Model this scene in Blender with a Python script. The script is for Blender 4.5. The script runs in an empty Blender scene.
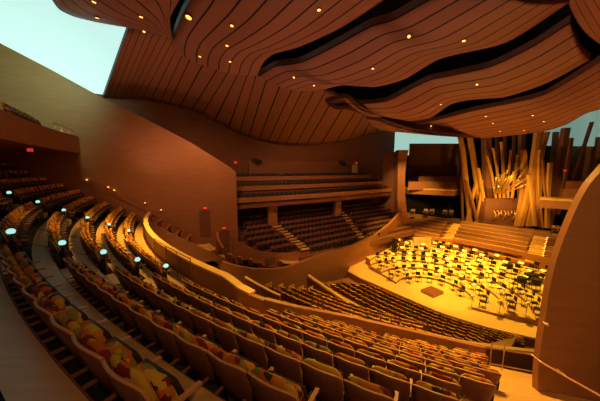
import bpy, math, random
from mathutils import Vector, Matrix
from mathutils.bvhtree import BVHTree
random.seed(7)
col = bpy.context.scene.collection
SIN, COS, PI = math.sin, math.cos, math.pi
R_ = math.radians
# ------------------------------------------------------------ survey of the photograph
F, HOR, EYE = 240.0, 171.0, 11.0           # focal length in pixels, horizon row, eye height above the stage
CX, CY = 16.65, 33.8                       # common centre of the balcony rows
PT = math.atan((200.5-HOR)/F)
def ray(px, py):
    x = px-300.0; y = 200.5-py
    return Vector((x, F*COS(PT)+y*SIN(PT), -F*SIN(PT)+y*COS(PT)))
EYEV = Vector((0, 0, EYE))
def U(px, py, z):
    d = ray(px, py); return EYEV+d*((z-EYE)/d.z)
def D(px, py, Y):
    d = ray(px, py); return EYEV+d*(Y/d.y)
def V(px, py, P0, dr):
    d = ray(px, py); n = Vector((dr[1], -dr[0], 0)); t = Vector((P0[0], P0[1], 0)).dot(n)/d.dot(n)
    return EYEV+d*t
def proj(p):
    q = Vector(p)-EYEV
    fw = Vector((0, COS(PT), -SIN(PT))); up = Vector((0, SIN(PT), COS(PT)))
    w = q.dot(fw)
    if w <= 0.05: return (-9999, -9999)
    return (300+F*q.x/w, 200.5-F*q.dot(up)/w)
def PO(R, a, z=0.0):
    return Vector((CX-R*SIN(R_(a)), CY-R*COS(R_(a)), z))
def Rk(k): return 33.62+.836*(4-k)
def zt(k): return EYE-3.294+.476*(4-k)
def zf(k): return zt(k)-.90
def interp(tab, x):
    if x <= tab[0][0]: return tab[0][1]
    for (a, b), (c, d) in zip(tab, tab[1:]):
        if x <= c: return b+(d-b)*(x-a)/(c-a)
    return tab[-1][1]
ORD = ['zeroth','first','second','third','fourth','fifth','sixth','seventh','eighth','ninth','tenth','eleventh','twelfth','thirteenth',
 'fourteenth','fifteenth','sixteenth','seventeenth','eighteenth','nineteenth','twentieth','twenty-first','twenty-second','twenty-third','twenty-fourth','twenty-fifth','twenty-sixth']

# ------------------------------------------------------------ materials
MATS = {}
def nt(name):
    m = bpy.data.materials.new(name); m.use_nodes = True
    n = m.node_tree; b = n.nodes['Principled BSDF']; return m, n, b
def wood(name, c1, c2, rough=.45, scale=(1, 1, 8), noise=6.0, spec=.35):
    m, n, b = nt(name)
    tc = n.nodes.new('ShaderNodeTexCoord'); mp = n.nodes.new('ShaderNodeMapping'); mp.inputs['Scale'].default_value = scale
    nz = n.nodes.new('ShaderNodeTexNoise'); nz.inputs['Scale'].default_value = noise; nz.inputs['Detail'].default_value = 4
    cr = n.nodes.new('ShaderNodeValToRGB'); cr.color_ramp.elements[0].color = (*c1, 1); cr.color_ramp.elements[1].color = (*c2, 1)
    cr.color_ramp.elements[0].position = .3; cr.color_ramp.elements[1].position = .7
    n.links.new(tc.outputs['Object'], mp.inputs[0]); n.links.new(mp.outputs[0], nz.inputs[0])
    n.links.new(nz.outputs[0], cr.inputs[0]); n.links.new(cr.outputs[0], b.inputs['Base Color'])
    b.inputs['Roughness'].default_value = rough; b.inputs['Specular IOR Level'].default_value = spec
    MATS[name] = m; return m
def plain(name, c, rough=.6, metal=0, spec=.3):
    m, n, b = nt(name); b.inputs['Base Color'].default_value = (*c, 1); b.inputs['Roughness'].default_value = rough
    b.inputs['Metallic'].default_value = metal; b.inputs['Specular IOR Level'].default_value = spec
    MATS[name] = m; return m
def glow(name, c, s):
    m, n, b = nt(name); b.inputs['Base Color'].default_value = (*c, 1)
    b.inputs['Emission Color'].default_value = (*c, 1); b.inputs['Emission Strength'].default_value = s
    MATS[name] = m; return m
def planked(name, c1, c2, line=.10, dark=(.02, .008, .005), rough=.5):
    """planks counted along the V of the UV map, with a dark joint between neighbours"""
    m, n, b = nt(name)
    uv = n.nodes.new('ShaderNodeUVMap'); sp = n.nodes.new('ShaderNodeSeparateXYZ'); n.links.new(uv.outputs[0], sp.inputs[0])
    fr = n.nodes.new('ShaderNodeMath'); fr.operation = 'FRACT'; n.links.new(sp.outputs['Y'], fr.inputs[0])
    lt = n.nodes.new('ShaderNodeMath'); lt.operation = 'LESS_THAN'; lt.inputs[1].default_value = line; n.links.new(fr.outputs[0], lt.inputs[0])
    fl = n.nodes.new('ShaderNodeMath'); fl.operation = 'FLOOR'; n.links.new(sp.outputs['Y'], fl.inputs[0])
    wn = n.nodes.new('ShaderNodeTexWhiteNoise'); wn.noise_dimensions = '1D'; n.links.new(fl.outputs[0], wn.inputs['W'])
    mx = n.nodes.new('ShaderNodeMix'); mx.data_type = 'RGBA'; mx.inputs['A'].default_value = (*c1, 1); mx.inputs['B'].default_value = (*c2, 1)
    n.links.new(wn.outputs['Value'], mx.inputs['Factor'])
    m2 = n.nodes.new('ShaderNodeMix'); m2.data_type = 'RGBA'; m2.inputs['B'].default_value = (*dark, 1)
    n.links.new(mx.outputs['Result'], m2.inputs['A']); n.links.new(lt.outputs[0], m2.inputs['Factor'])
    n.links.new(m2.outputs['Result'], b.inputs['Base Color']); b.inputs['Roughness'].default_value = rough
    b.inputs['Specular IOR Level'].default_value = .25
    MATS[name] = m; return m
def floral(name):
    m, n, b = nt(name)
    tc = n.nodes.new('ShaderNodeTexCoord'); oi = n.nodes.new('ShaderNodeObjectInfo')
    ad = n.nodes.new('ShaderNodeVectorMath'); ad.operation = 'MULTIPLY_ADD'
    cmb = n.nodes.new('ShaderNodeCombineXYZ')
    for i in range(3): n.links.new(oi.outputs['Random'], cmb.inputs[i])
    ad.inputs[1].default_value = (37, 51, 23); n.links.new(cmb.outputs[0], ad.inputs[0]); n.links.new(tc.outputs['Object'], ad.inputs[2])
    nz = n.nodes.new('ShaderNodeTexNoise'); nz.inputs['Scale'].default_value = 9; n.links.new(ad.outputs[0], nz.inputs[0])
    mx = n.nodes.new('ShaderNodeMix'); mx.data_type = 'RGBA'; mx.inputs['Factor'].default_value = .12
    n.links.new(ad.outputs[0], mx.inputs['A']); n.links.new(nz.outputs['Color'], mx.inputs['B'])
    vo = n.nodes.new('ShaderNodeTexVoronoi'); vo.inputs['Scale'].default_value = 10; n.links.new(mx.outputs['Result'], vo.inputs['Vector'])
    sp = n.nodes.new('ShaderNodeSeparateColor'); n.links.new(vo.outputs['Color'], sp.inputs[0])
    cr = n.nodes.new('ShaderNodeValToRGB'); cr.color_ramp.interpolation = 'CONSTANT'
    cs = [(0, (.62, .18, .03)), (.22, (.26, .04, .03)), (.36, (.72, .50, .05)), (.60, (.045, .055, .035)), (.68, (.66, .28, .04)), (.86, (.32, .30, .045))]
    e = cr.color_ramp.elements; e[0].position = 0; e[0].color = (*cs[0][1], 1); e[1].position = cs[1][0]; e[1].color = (*cs[1][1], 1)
    for p, c in cs[2:]:
        q = e.new(p); q.color = (*c, 1)
    n.links.new(sp.outputs[0], cr.inputs[0]); n.links.new(cr.outputs[0], b.inputs['Base Color'])
    b.inputs['Roughness'].default_value = .85; b.inputs['Specular IOR Level'].default_value = .15
    MATS[name] = m; return m

M = dict(
 wall=wood('wall_wood', (.36, .165, .085), (.43, .20, .10), .5, (.3, .3, 2), 3),
 wallr=wood('right_wall_wood', (.40, .19, .09), (.46, .22, .105), .5, (.3, .3, 2), 3),
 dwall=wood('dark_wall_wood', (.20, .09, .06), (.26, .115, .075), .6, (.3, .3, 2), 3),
 shell=wood('seat_plywood', (.21, .085, .06), (.28, .11, .075), .35, (6, 6, 1), 2),
 edge=plain('plywood_edge', (.70, .38, .16), .4),
 oak=wood('floor_oak', (.62, .38, .13), (.74, .47, .17), .4, (.6, 6, 1), 3),
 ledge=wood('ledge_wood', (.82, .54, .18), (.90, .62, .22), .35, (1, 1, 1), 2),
 stage=wood('stage_cedar', (.80, .58, .20), (.90, .68, .26), .4, (.5, 5, 1), 2),
 riser=wood('riser_wood', (.34, .17, .08), (.40, .20, .09), .5, (1, 1, 4), 3),
 sail=planked('ceiling_planks', (.33, .155, .105), (.37, .175, .12), .11),
 panel=planked('ceiling_panel_planks', (.35, .165, .11), (.39, .185, .12), .10),
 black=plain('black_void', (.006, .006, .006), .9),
 dark=plain('dark_metal', (.02, .02, .022), .5),
 navy=plain('seat_underside', (.035, .032, .045), .55),
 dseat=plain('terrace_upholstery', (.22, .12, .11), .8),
 steel=plain('rail_metal', (.65, .52, .32), .3, .8),
 floral=floral('floral_fabric'),
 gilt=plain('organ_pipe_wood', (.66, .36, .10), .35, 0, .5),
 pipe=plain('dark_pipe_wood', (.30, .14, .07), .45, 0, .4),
 brass=plain('organ_brass', (.85, .55, .18), .3, .7),
 paper=plain('sheet_paper', (.85, .8, .65), .8),
 cream=plain('cream_board', (.8, .7, .42), .7),
 window=glow('daylight_glass', (.58, .90, .84), .92),
 lamp=glow('lamp_glow', (1, .44, .07), 2.4),
 aisle=glow('aisle_lamp_glow', (.45, .95, .88), .85),
 window2=glow('dim_daylight_glass', (.50, .85, .74), .62),
 window3=glow('dusky_daylight_glass', (.30, .52, .44), .45),
 exitm=glow('exit_glow', (1, .06, .03), .5),
)
# ------------------------------------------------------------ mesh builder
class MB:
    def __init__(s): s.v = []; s.f = []; s.m = []; s.uv = {}
    def add(s, vs, fs, mi=0):
        b = len(s.v); s.v += [tuple(v) for v in vs]; s.f += [tuple(b+i for i in f) for f in fs]; s.m += [mi]*len(fs)
    def box(s, c, size, rot=None, mi=0):
        hx, hy, hz = size[0]/2, size[1]/2, size[2]/2; c = Vector(c)
        P = [Vector((x*hx, y*hy, z*hz)) for z in (-1, 1) for y in (-1, 1) for x in (-1, 1)]
        if rot is not None: P = [rot @ p for p in P]
        s.add([c+p for p in P], [(0, 2, 3, 1), (4, 5, 7, 6), (0, 1, 5, 4), (2, 6, 7, 3), (0, 4, 6, 2), (1, 3, 7, 5)], mi)
    def rbox(s, c, size, r, rot=None, mi=0):
        """box with rounded (chamfered twice) edges round its X axis"""
        hx, hy, hz = size[0]/2, size[1]/2, size[2]/2; c = Vector(c); prof = []
        for (sy, sz, a0) in ((1, -1, -90), (1, 1, 0), (-1, 1, 90), (-1, -1, 180)):
            for i in range(4):
                a = R_(a0+30*i); prof.append((sy*(hy-r)+r*COS(a), sz*(hz-r)+r*SIN(a)))
        n = len(prof); P = []
        for (x, k) in ((-hx, .72), (-hx+r*.5, .94), (-hx+r, 1), (hx-r, 1), (hx-r*.5, .94), (hx, .72)):
            P += [Vector((x, y*k, z*k)) for y, z in prof]
        if rot is not None: P = [rot @ p for p in P]
        fs = [(j*n+i, j*n+(i+1) % n, (j+1)*n+(i+1) % n, (j+1)*n+i) for j in range(5) for i in range(n)]
        fs += [tuple(range(n-1, -1, -1)), tuple(range(5*n, 6*n))]
        s.add([c+p for p in P], fs, mi)
    def prism(s, pts, z0, z1, mi=0):
        """vertical prism; z0 / z1 numbers or one per point"""
        n = len(pts); a = z0 if hasattr(z0, '__len__') else [z0]*n; b = z1 if hasattr(z1, '__len__') else [z1]*n
        ar = sum(pts[i][0]*pts[(i+1) % n][1]-pts[(i+1) % n][0]*pts[i][1] for i in range(n))
        idx = list(range(n)) if ar > 0 else list(range(n-1, -1, -1))
        P = [(pts[i][0], pts[i][1], a[i]) for i in idx]+[(pts[i][0], pts[i][1], b[i]) for i in idx]
        s.add(P, [tuple(range(n-1, -1, -1)), tuple(range(n, 2*n))]+[(i, (i+1) % n, n+(i+1) % n, n+i) for i in range(n)], mi)
    def ribbon(s, A, B, za, zb, mi=0):
        """solid strip between plan polylines A and B; za bottom, zb top heights per point or numbers"""
        n = len(A); a = za if hasattr(za, '__len__') else [za]*n; b = zb if hasattr(zb, '__len__') else [zb]*n
        P = []
        for i in range(n):
            P += [(A[i][0], A[i][1], a[i]), (B[i][0], B[i][1], a[i]), (B[i][0], B[i][1], b[i]), (A[i][0], A[i][1], b[i])]
        fs = []
        for i in range(n-1):
            q = i*4
            fs += [(q+3, q+2, q+6, q+7), (q, q+4, q+5, q+1), (q, q+3, q+7, q+4), (q+1, q+5, q+6, q+2)]
        fs += [(0, 1, 2, 3), (4*n-4, 4*n-1, 4*n-2, 4*n-3)]
        s.add(P, fs, mi)
    def tube(s, path, r, n=6, mi=0):
        path = [Vector(p) for p in path]; P = []
        for i, p in enumerate(path):
            d = (path[min(i+1, len(path)-1)]-path[max(i-1, 0)]).normalized()
            a = d.cross(Vector((0, 0, 1)) if abs(d.z) < .9 else Vector((1, 0, 0))).normalized(); b = d.cross(a)
            rr = r[i] if hasattr(r, '__len__') else r
            P += [p+a*rr*COS(2*PI*j/n)+b*rr*SIN(2*PI*j/n) for j in range(n)]
        fs = [(i*n+j, i*n+(j+1) % n, (i+1)*n+(j+1) % n, (i+1)*n+j) for i in range(len(path)-1) for j in range(n)]
        fs += [tuple(range(n-1, -1, -1)), tuple(range(len(P)-n, len(P)))]
        s.add(P, fs, mi)
    def ball(s, c, r, n=10, m=6, sz=1, mi=0):
        c = Vector(c); P = []
        for i in range(m+1):
            a = PI*i/m
            P += [c+Vector((r*SIN(a)*COS(2*PI*j/n), r*SIN(a)*SIN(2*PI*j/n), r*COS(a)*sz)) for j in range(n)]
        s.add(P, [(i*n+j, (i+1)*n+j, (i+1)*n+(j+1) % n, i*n+(j+1) % n) for i in range(m) for j in range(n)], mi)
    def mesh(s, name, mats, smooth=False):
        me = bpy.data.meshes.new(name); me.from_pydata(s.v, [], s.f)
        for m in (mats if isinstance(mats, (list, tuple)) else [mats]): me.materials.append(m)
        for p, mi in zip(me.polygons, s.m): p.material_index = mi; p.use_smooth = smooth
        me.validate(); me.update(); return me
    def build(s, name, mats, parent=None, smooth=False, **kw):
        o = bpy.data.objects.new(name, s.mesh(name, mats, smooth)); col.objects.link(o)
        if parent is not None: o.parent = parent
        return o
def tag(o, label=None, cat=None, group=None, kind=None):
    for k, v in (('label', label), ('category', cat), ('group', group), ('kind', kind)):
        if v: o[k] = v
    return o
def empty(name, loc, rz=0):
    o = bpy.data.objects.new(name, None); col.objects.link(o); o.location = loc; o.rotation_euler = (0, 0, rz); o.empty_display_size = .1; return o
def structure(mb, name, mat, smooth=False): return tag(mb.build(name, mat, None, smooth), kind='structure')
def copy_tree(o, parent=None):
    c = o.copy(); col.objects.link(c); c.parent = parent
    for ch in list(o.children): copy_tree(ch, c)
    return c
def recentre(o):
    """put a world-built mesh object's origin at the middle of its base"""
    vs = o.data.vertices; xs = [v.co.x for v in vs]; ys = [v.co.y for v in vs]; zs = [v.co.z for v in vs]
    c = Vector(((min(xs)+max(xs))/2, (min(ys)+max(ys))/2, min(zs)))
    o.data.transform(Matrix.Translation(-c)); o.location = c; return o

# ------------------------------------------------------------ balcony floor: one stepped oak ring
AW = 65.2                                   # angle of the long left wall
START = {5: 32.3, 6: 32.4, 7: 31.6, 8: 30.7, 9: 27.6, 10: 25.7, 11: 22.9}
def right_lim(k): return 24.1+(20.7-24.1)*(k-4)/6 if k <= 10 else 20.2
def arc(R, a0, a1, n): return [PO(R, a0+(a1-a0)*i/n) for i in range(n+1)]
mb = MB()
for k in range(-5, 12):
    a0, a1 = (19.4 if k < 7 else 16.5), AW
    if k >= 5: a1 = START[k]+.3
    if k < 0: a0 = 26.0
    ri = Rk(k)-.836
    n = max(6, int((a1-a0)/1.2))
    mb.ribbon(arc(Rk(k), a0, a1, n), arc(ri, a0, a1, n), zf(k)-.55, zf(k))
mb.ribbon(arc(32.8, 33.2, AW, 30), arc(32.55, 33.2, AW, 30), zf(4)-.5, zf(4))
structure(mb, 'floor', M['oak'])
# under-seat shade painted as black strips on the treads, then dark riser faces
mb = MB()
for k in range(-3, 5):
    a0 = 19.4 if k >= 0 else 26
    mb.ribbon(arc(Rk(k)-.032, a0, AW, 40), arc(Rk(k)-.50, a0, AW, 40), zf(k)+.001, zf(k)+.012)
structure(mb, 'tread_shade', M['black'])
mb = MB()
for k in range(-4, 11):
    a1 = AW if k < 5 else START[k]+.3
    a0 = 19.4 if k >= 0 else 26
    n = max(6, int((a1-a0)/1.2))
    if k <= 10: mb.ribbon(arc(Rk(k)-.012, a0, a1, n), arc(Rk(k)-.03, a0, a1, n), zf(k)+.0, zf(k-1)-.03)
structure(mb, 'trim_1', M['dwall'])

# ------------------------------------------------------------ balcony parapet and its golden ledge
par = [(AW, 32.55), (34.9, 32.5), (33.4, 32.0), (32.4, 31.3), (31.6, 30.35), (30.7, 29.6), (27.6, 28.75), (25.7, 27.95), (22.9, 27.1), (19.6, 26.5)]
line = [(137, 212), (147, 222), (160, 251), (180, 263), (200, 272), (245, 293), (300, 306.5), (348, 315.5), (420, 332), (500, 350), (560, 364)]
def parR(a):
    return interp([(b, r) for b, r in reversed(par)], a)
A, B, zb = [], [], []
n = 70
for i in range(n+1):
    a = AW-.1+(20.3-AW)*i/n
    p = PO(parR(a), a)
    z = 7.5 if a > 36 else None
    if z is None:
        lo, hi = 3.5, 7.7
        for _ in range(30):
            mid = (lo+hi)/2; q = proj((*PO(parR(a)-.16, a).xy, mid))
            if q[1] > interp(line, q[0]): lo = mid
            else: hi = mid
        z = (lo+hi)/2
        if a > 34: z = z+(7.5-z)*(a-34)/2
    A.append(p); B.append(PO(parR(a)-.16, a)); zb.append(z)
mb = MB(); mb.ribbon(A, B, [z-3.0 for z in zb], zb)
o = tag(mb.build('balcony_parapet', M['wall']), 'long curved brown wood parapet along the front of the balcony, before the front seats', 'parapet')
m = 49
mb = MB(); mb.ribbon([PO(parR(AW-.1+(20.3-AW)*i/n)+.04, AW-.1+(20.3-AW)*i/n) for i in range(m)], [PO(parR(AW-.1+(20.3-AW)*i/n)-.22, AW-.1+(20.3-AW)*i/n) for i in range(m)],
     [z+.002 for z in zb[:m]], [z+.08 for z in zb[:m]])
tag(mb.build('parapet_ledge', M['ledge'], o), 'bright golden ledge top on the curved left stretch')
mb = MB(); mb.ribbon(A[m:], B[m:], [z+.002 for z in zb[m:]], [z+.04 for z in zb[m:]]); mb.build('parapet_cap', M['wall'], o)

# ------------------------------------------------------------ long left wall and everything behind it
ca, sa = COS(R_(AW)), SIN(R_(AW)); wdir = (-sa, -ca); W0 = (CX, CY)
def wall_z(px, py): return V(px, py, W0, wdir)
top = [(-14, 35), (0, 43), (50, 69), (103, 98), (140, 116), (190, 142), (230, 167), (236, 172)]
tp = [wall_z(*q) for q in top]; off = Vector((-ca*.35, sa*.35, 0))*1.0
tp = [tp[0]+Vector((wdir[0], wdir[1], 0))*3.0+Vector((0, 0, 1.6))]+tp
mb = MB(); mb.ribbon(tp, [p+off for p in tp], 1.5, [p.z for p in tp])
structure(mb, 'wall_left', M['wall'])
# rear wall line (behind the upper gallery)
gd = Vector((.831, .556, 0)); gn = Vector((-.556, .831, 0)); G0 = Vector((-6.2, 24.0, 0)); RW = G0+gn*5.2
def rear(px, py): return V(px, py, (RW.x, RW.y), (gd.x, gd.y))
low = [(103, 98), (120, 99), (137, 99), (165, 104), (200, 114), (240, 134), (270, 143), (300, 146), (345, 141), (385, 130)]
rl = [rear(*q) for q in low]
pts = [rl[0]-gd*1.0]+rl; mb = MB()
ext = pts[-1]+gd*3; ext.z = pts[-1].z+1.5; pts = pts+[ext]
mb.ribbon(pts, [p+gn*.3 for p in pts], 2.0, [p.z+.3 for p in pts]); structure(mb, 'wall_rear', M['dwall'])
# big bright clerestory window beyond the left wall
w0 = rl[0]-gd*14+gn*.6; w1 = rl[0]+gd*3.4+gn*.6
mb = MB(); mb.ribbon([w0, w1], [w0+gn*.08, w1+gn*.08], [13.5, 18.3], [31, 31])
wn = structure(mb, 'window_1', M['window'])
# ------------------------------------------------------------ ceiling: dark void, plank panel, billowing sails
mb = MB(); mb.box((8, 22, 33.2), (80, 70, .3)); structure(mb, 'ceiling', M['black'])
mb = MB(); mb.box((-32, 22, 16), (.3, 70, 34)); structure(mb, 'wall_west', M['black'])
mb = MB(); mb.box((8, 57, 16), (80, .3, 34)); structure(mb, 'wall_north', M['black'])
mb = MB(); mb.box((48, 22, 16), (.3, 70, 34)); structure(mb, 'wall_east', M['black'])
mb = MB(); mb.box((8, -13, 16), (80, .3, 34)); structure(mb, 'wall_south', M['black'])

def spline(P, N):
    P = [Vector(p) for p in P]; out = []; n = len(P)-1
    for i in range(N+1):
        t = i/N*n; j = min(int(t), n-1); u = t-j
        p0, p1, p2, p3 = P[max(j-1, 0)], P[j], P[j+1], P[min(j+2, n)]
        m1 = (p2-p0)*.38; m2 = (p3-p1)*.38
        out.append(p1*(2*u**3-3*u*u+1)+m1*(u**3-2*u*u+u)+p2*(-2*u**3+3*u*u)+m2*(u**3-u*u))
    return out
SURF = []
def loft(name, E1, E2, mat, planks, billow, across=False, thick=.32, rim=None, N=56, K=14, label=None, cat='ceiling sail', group=None):
    a = spline(E1, N); b = spline(E2, N); vs = []; uv = []
    for i in range(N+1):
        for j in range(K+1):
            t = j/K
            p = a[i].lerp(b[i], t); w = (p-EYEV)
            p = p+Vector((0, 0, -billow*math.sin(PI*t)))
            vs.append(p); uv.append((i/N, t*planks) if not across else (t, i/N*planks))
    me = bpy.data.meshes.new(name); q = K+1
    n0 = len(vs); vs2 = vs+[v+Vector((0, 0, thick)) for v in vs]
    fs = [(i*q+j, i*q+j+1, (i+1)*q+j+1, (i+1)*q+j) for i in range(N) for j in range(K)]
    nb = len(fs)
    fs += [tuple(n0+x for x in f[::-1]) for f in fs]
    edge = [i*q for i in range(N+1)]+[N*q+j for j in range(1, q)]+[i*q+K for i in range(N-1, -1, -1)]+[j for j in range(K-1, 0, -1)]
    for i in range(len(edge)):
        x, y = edge[i], edge[(i+1) % len(edge)]; fs.append((x, y, n0+y, n0+x))
    me.from_pydata([tuple(v) for v in vs2], [], fs); me.materials.append(mat); me.materials.append(M['dwall'])
    ul = me.uv_layers.new(name='UVMap')
    for pi, p in enumerate(me.polygons):
        p.use_smooth = pi < nb
        if pi >= 2*nb: p.material_index = 1
        for li in p.loop_indices:
            vi = me.loops[li].vertex_index; ul.data[li].uv = uv[vi % n0]
    o = bpy.data.objects.new(name, me); col.objects.link(o)
    SURF.append(BVHTree.FromPolygons([tuple(v) for v in vs2], fs[:nb]))
    if label: tag(o, label, cat, group)
    return o
def Z(lst, z): return [U(p[0], p[1], p[2] if len(p) > 2 else z) for p in lst]
up0 = [(129, 27), (150, 29), (172, 34), (190, 50), (235, 59), (258, 70), (300, 79), (330, 93), (365, 109), (383, 121)]
loft('ceiling_panel', rl, Z(up0, 19.0), M['panel'], 29, -.0, across=True, K=10, label='sloping plank ceiling panel with diagonal joints above the rear left wall', cat='ceiling panel')
SG = 'billowing wooden ceiling sails'
loft('ceiling_sail', Z([(45, -15), (52, 0), (60, 10), (75, 17), (100, 23), (129, 28), (150, 32), (174, 37)], 18.6),
     Z([(120, -80), (145, -60), (165, -40), (184, -15), (182, -5), (176, 6), (170, 18), (171, 34)], 17.6), M['sail'], 9, .25, label='striped wooden ceiling sail beside the bright window, top left', group=SG)
loft('ceiling_sail', Z([(410, -18), (385, 0), (340, 29), (300, 47), (275, 54), (264, 63), (258, 76)], 17.6),
     Z([(215, -60), (205, -30), (190, 0), (182, 15), (175, 32), (173, 45), (174, 52)], 18.2), M['sail'], 8, .35, label='large wooden ceiling sail with several small lamps, left of the first dark gap', group=SG)
loft('ceiling_sail', Z([(470, -25), (395, 18), (370, 26), (335, 45), (300, 62), (275, 66), (258, 76)], 17.9),
     Z([(570, 2), (505, 43), (440, 59), (405, 79), (375, 87), (345, 85), (318, 91)], 16.9), M['sail'], 7, .4, label='broad folded wooden ceiling sail between the two widest dark gaps', group=SG)
loft('ceiling_sail', Z([(570, 22), (530, 47), (490, 66), (450, 75), (428, 80), (405, 91), (385, 101), (360, 103), (345, 97), (325, 102)], 17.5),
     Z([(590, 60), (545, 84), (505, 97), (470, 100), (450, 105), (430, 118), (410, 121), (385, 117), (370, 116), (345, 109)], 16.5), M['sail'], 5, .3, label='narrow wavy wooden ceiling sail below the second dark gap', group=SG)
loft('ceiling_sail', Z([(625, 42), (592, 66), (545, 94), (510, 103), (470, 111), (430, 121), (400, 123), (366, 119)], 16.6),
     Z([(660, 80), (603, 108), (585, 114), (565, 125), (540, 132), (485, 138), (440, 136), (386, 131, 16.2)], 14.9), M['sail'], 8, .3, label='lowest wooden ceiling sail dotted with lamps right above the organ', group=SG)
loft('ceiling_sail', Z([(560, -20), (567, 0), (573, 15), (586, 34), (607, 50)], 17.0),
     Z([(640, -70), (660, -40), (680, -10), (690, 15), (700, 25)], 16.6), M['sail'], 9, .3, label='striped wooden ceiling sail in the top right corner', group=SG)
# downlights found by looking along the photograph's sight lines
LAMPS = [(94, 1), (97, 17), (141, 16), (144, 31), (189, 16), (232, 25), (227, 45), (200, 56), (230, 61), (319, 9), (294, 77), (314, 85), (373, 68),
 (409, 36), (464, 40), (477, 84), (441, 104), (486, 116), (533, 115), (544, 121), (500, 131), (524, 130), (457, 136), (431, 126), (413, 128), (493, 123), (345, 108)]
places = {189: 'beside the dark slot at the top left', 319: 'near the top middle of the hall'}
lamp_rim = MB(); lamp_disc = MB()
nn = 12
lamp_rim.tube([(0, 0, .0), (0, 0, -.05)], .13, nn)
lamp_disc.tube([(0, 0, -.03), (0, 0, -.065)], .095, nn)
rim_me = lamp_rim.mesh('lamp_rim', M['dark']); disc_me = lamp_disc.mesh('lamp_glass', M['lamp'])
lamp_pts = []
def side_of(px, py):
    if px < 180: return 'left sail beside the window'
    if px < 330: return 'large upper left sail'
    if px < 480 and py < 90: return 'broad middle sail'
    if py < 110: return 'narrow wavy sail'
    return 'lowest sail above the organ'
cnt = {}
for (px, py) in sorted(LAMPS):
    d = ray(px, py).normalized(); best = None
    for bv in SURF:
        h = bv.ray_cast(EYEV, d)
        if h[0] is not None and (best is None or h[3] < best[3]): best = h
    if best is None: continue
    nrm = best[1]
    if nrm.z > 0: nrm = -nrm
    o = empty('ceiling_downlight', best[0]); o.rotation_euler = nrm.to_track_quat('-Z', 'Y').to_euler()
    for nm, me in (('lamp_rim', rim_me), ('lamp_glass', disc_me)):
        c = bpy.data.objects.new(nm, me); col.objects.link(c); c.parent = o
    s_ = side_of(px, py); cnt[s_] = cnt.get(s_, 0)+1
    o.scale = (1.4,)*3 if px == 189 else (.78,)*3
    tag(o, 'small round ceiling lamp, %s from the left on the %s' % (ORD[cnt[s_]], s_), 'ceiling lamp', 'warm downlights in the ceiling sails')
    lamp_pts.append((px, py, best[0]+nrm*.15))

# ------------------------------------------------------------ floral balcony seats
def make_seat_meshes():
    out = {}
    # curved plywood back shell (reclined), seen from behind by the camera
    def shell_pt(u, v, d):
        x = (u-.5)*.548*(1-.16*(1-v)**2); z = .26+.635*v; y = -.20*(1-v)+.0+.015*SIN(PI*v)
        y += -.048*(2*u-1)**2*1.0+d
        z += -.035*(2*u-1)**4*(v > .8)
        return Vector((x, y, z))
    mb = MB(); nu, nv = 8, 5
    P = [shell_pt(i/nu, j/nv, 0) for j in range(nv+1) for i in range(nu+1)]; Q = [shell_pt(i/nu, j/nv, -.028) for j in range(nv+1) for i in range(nu+1)]
    w = nu+1; n0 = len(P)
    fs = [(j*w+i, j*w+i+1, (j+1)*w+i+1, (j+1)*w+i)[::-1] for j in range(nv) for i in range(nu)]
    mb.add(P+Q, fs+[tuple(n0+x for x in f[::-1]) for f in fs])
    edge = [i for i in range(w)]+[j*w+nu for j in range(1, nv+1)]+[nv*w+i for i in range(nu-1, -1, -1)]+[j*w for j in range(nv-1, 0, -1)]
    b = [(edge[i], edge[(i+1) % len(edge)], n0+edge[(i+1) % len(edge)], n0+edge[i]) for i in range(len(edge))]
    mb.f += b; mb.m += [1]*len(b)
    out['back_shell'] = mb.mesh('back_shell', [M['shell'], M['edge']], True)
    # back cushion
    mb = MB(); P = []; prof = []
    for j in range(9):
        v = j/8; prof.append(v)
    sec = []
    nu = 8
    for i in range(nu+1):
        u = i/nu; e = 1-abs(2*u-1)**6*.5
        ring = []
        for j in range(12):
            a = 2*PI*j/12
            sg = lambda q: math.copysign(abs(q)**.6, q)
            c0 = shell_pt(.05+.90*u, .53+.49*sg(SIN(a))*(.8+.2*e), -.03)
            ring.append(c0+Vector((0, -(.048*e+.045*e*sg(COS(a))), .03*e*(SIN(a) > .5))))
        sec.append(ring)
    P = [p for r in sec for p in r]
    fs = [(i*12+j, i*12+(j+1) % 12, (i+1)*12+(j+1) % 12, (i+1)*12+j) for i in range(nu) for j in range(12)]
    mb.add(P, fs+[tuple(range(11, -1, -1)), tuple(range(nu*12, nu*12+12))])
    out['back_cushion'] = mb.mesh('back_cushion', M['floral'], True)
    # folded-up seat: cushion facing the backrest, dark pan outside
    rot = Matrix.Rotation(R_(-18), 3, 'X')
    mb = MB(); mb.rbox((0, -.30, .555), (.42, .12, .34), .055, rot); out['seat_cushion'] = mb.mesh('seat_cushion', M['floral'], True)
    mb = MB(); mb.rbox((0, -.365, .535), (.44, .05, .35), .022, rot); out['seat_pan'] = mb.mesh('seat_pan', M['navy'], True)
    # armrest and its standard on one side
    mb = MB(); mb.box((-.28, -.36, .57), (.04, .26, .028), Matrix.Rotation(R_(4), 3, 'X')); out['armrest'] = mb.mesh('armrest', M['edge'])
    mb = MB(); mb.box((-.28, -.24, .30), (.022, .10, .58), Matrix.Rotation(R_(-8), 3, 'X')); out['standard'] = mb.mesh('standard', M['dark'])
    mb = MB(); mb.box((-.16, -.08, .40), (.03, .17, .026)); out['bracket'] = mb.mesh('bracket', M['pipe'])
    mb = MB(); mb.box((.16, -.08, .40), (.03, .17, .026)); out['bracket2'] = mb.mesh('bracket', M['pipe'])
    return out
SM = make_seat_meshes()
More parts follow.
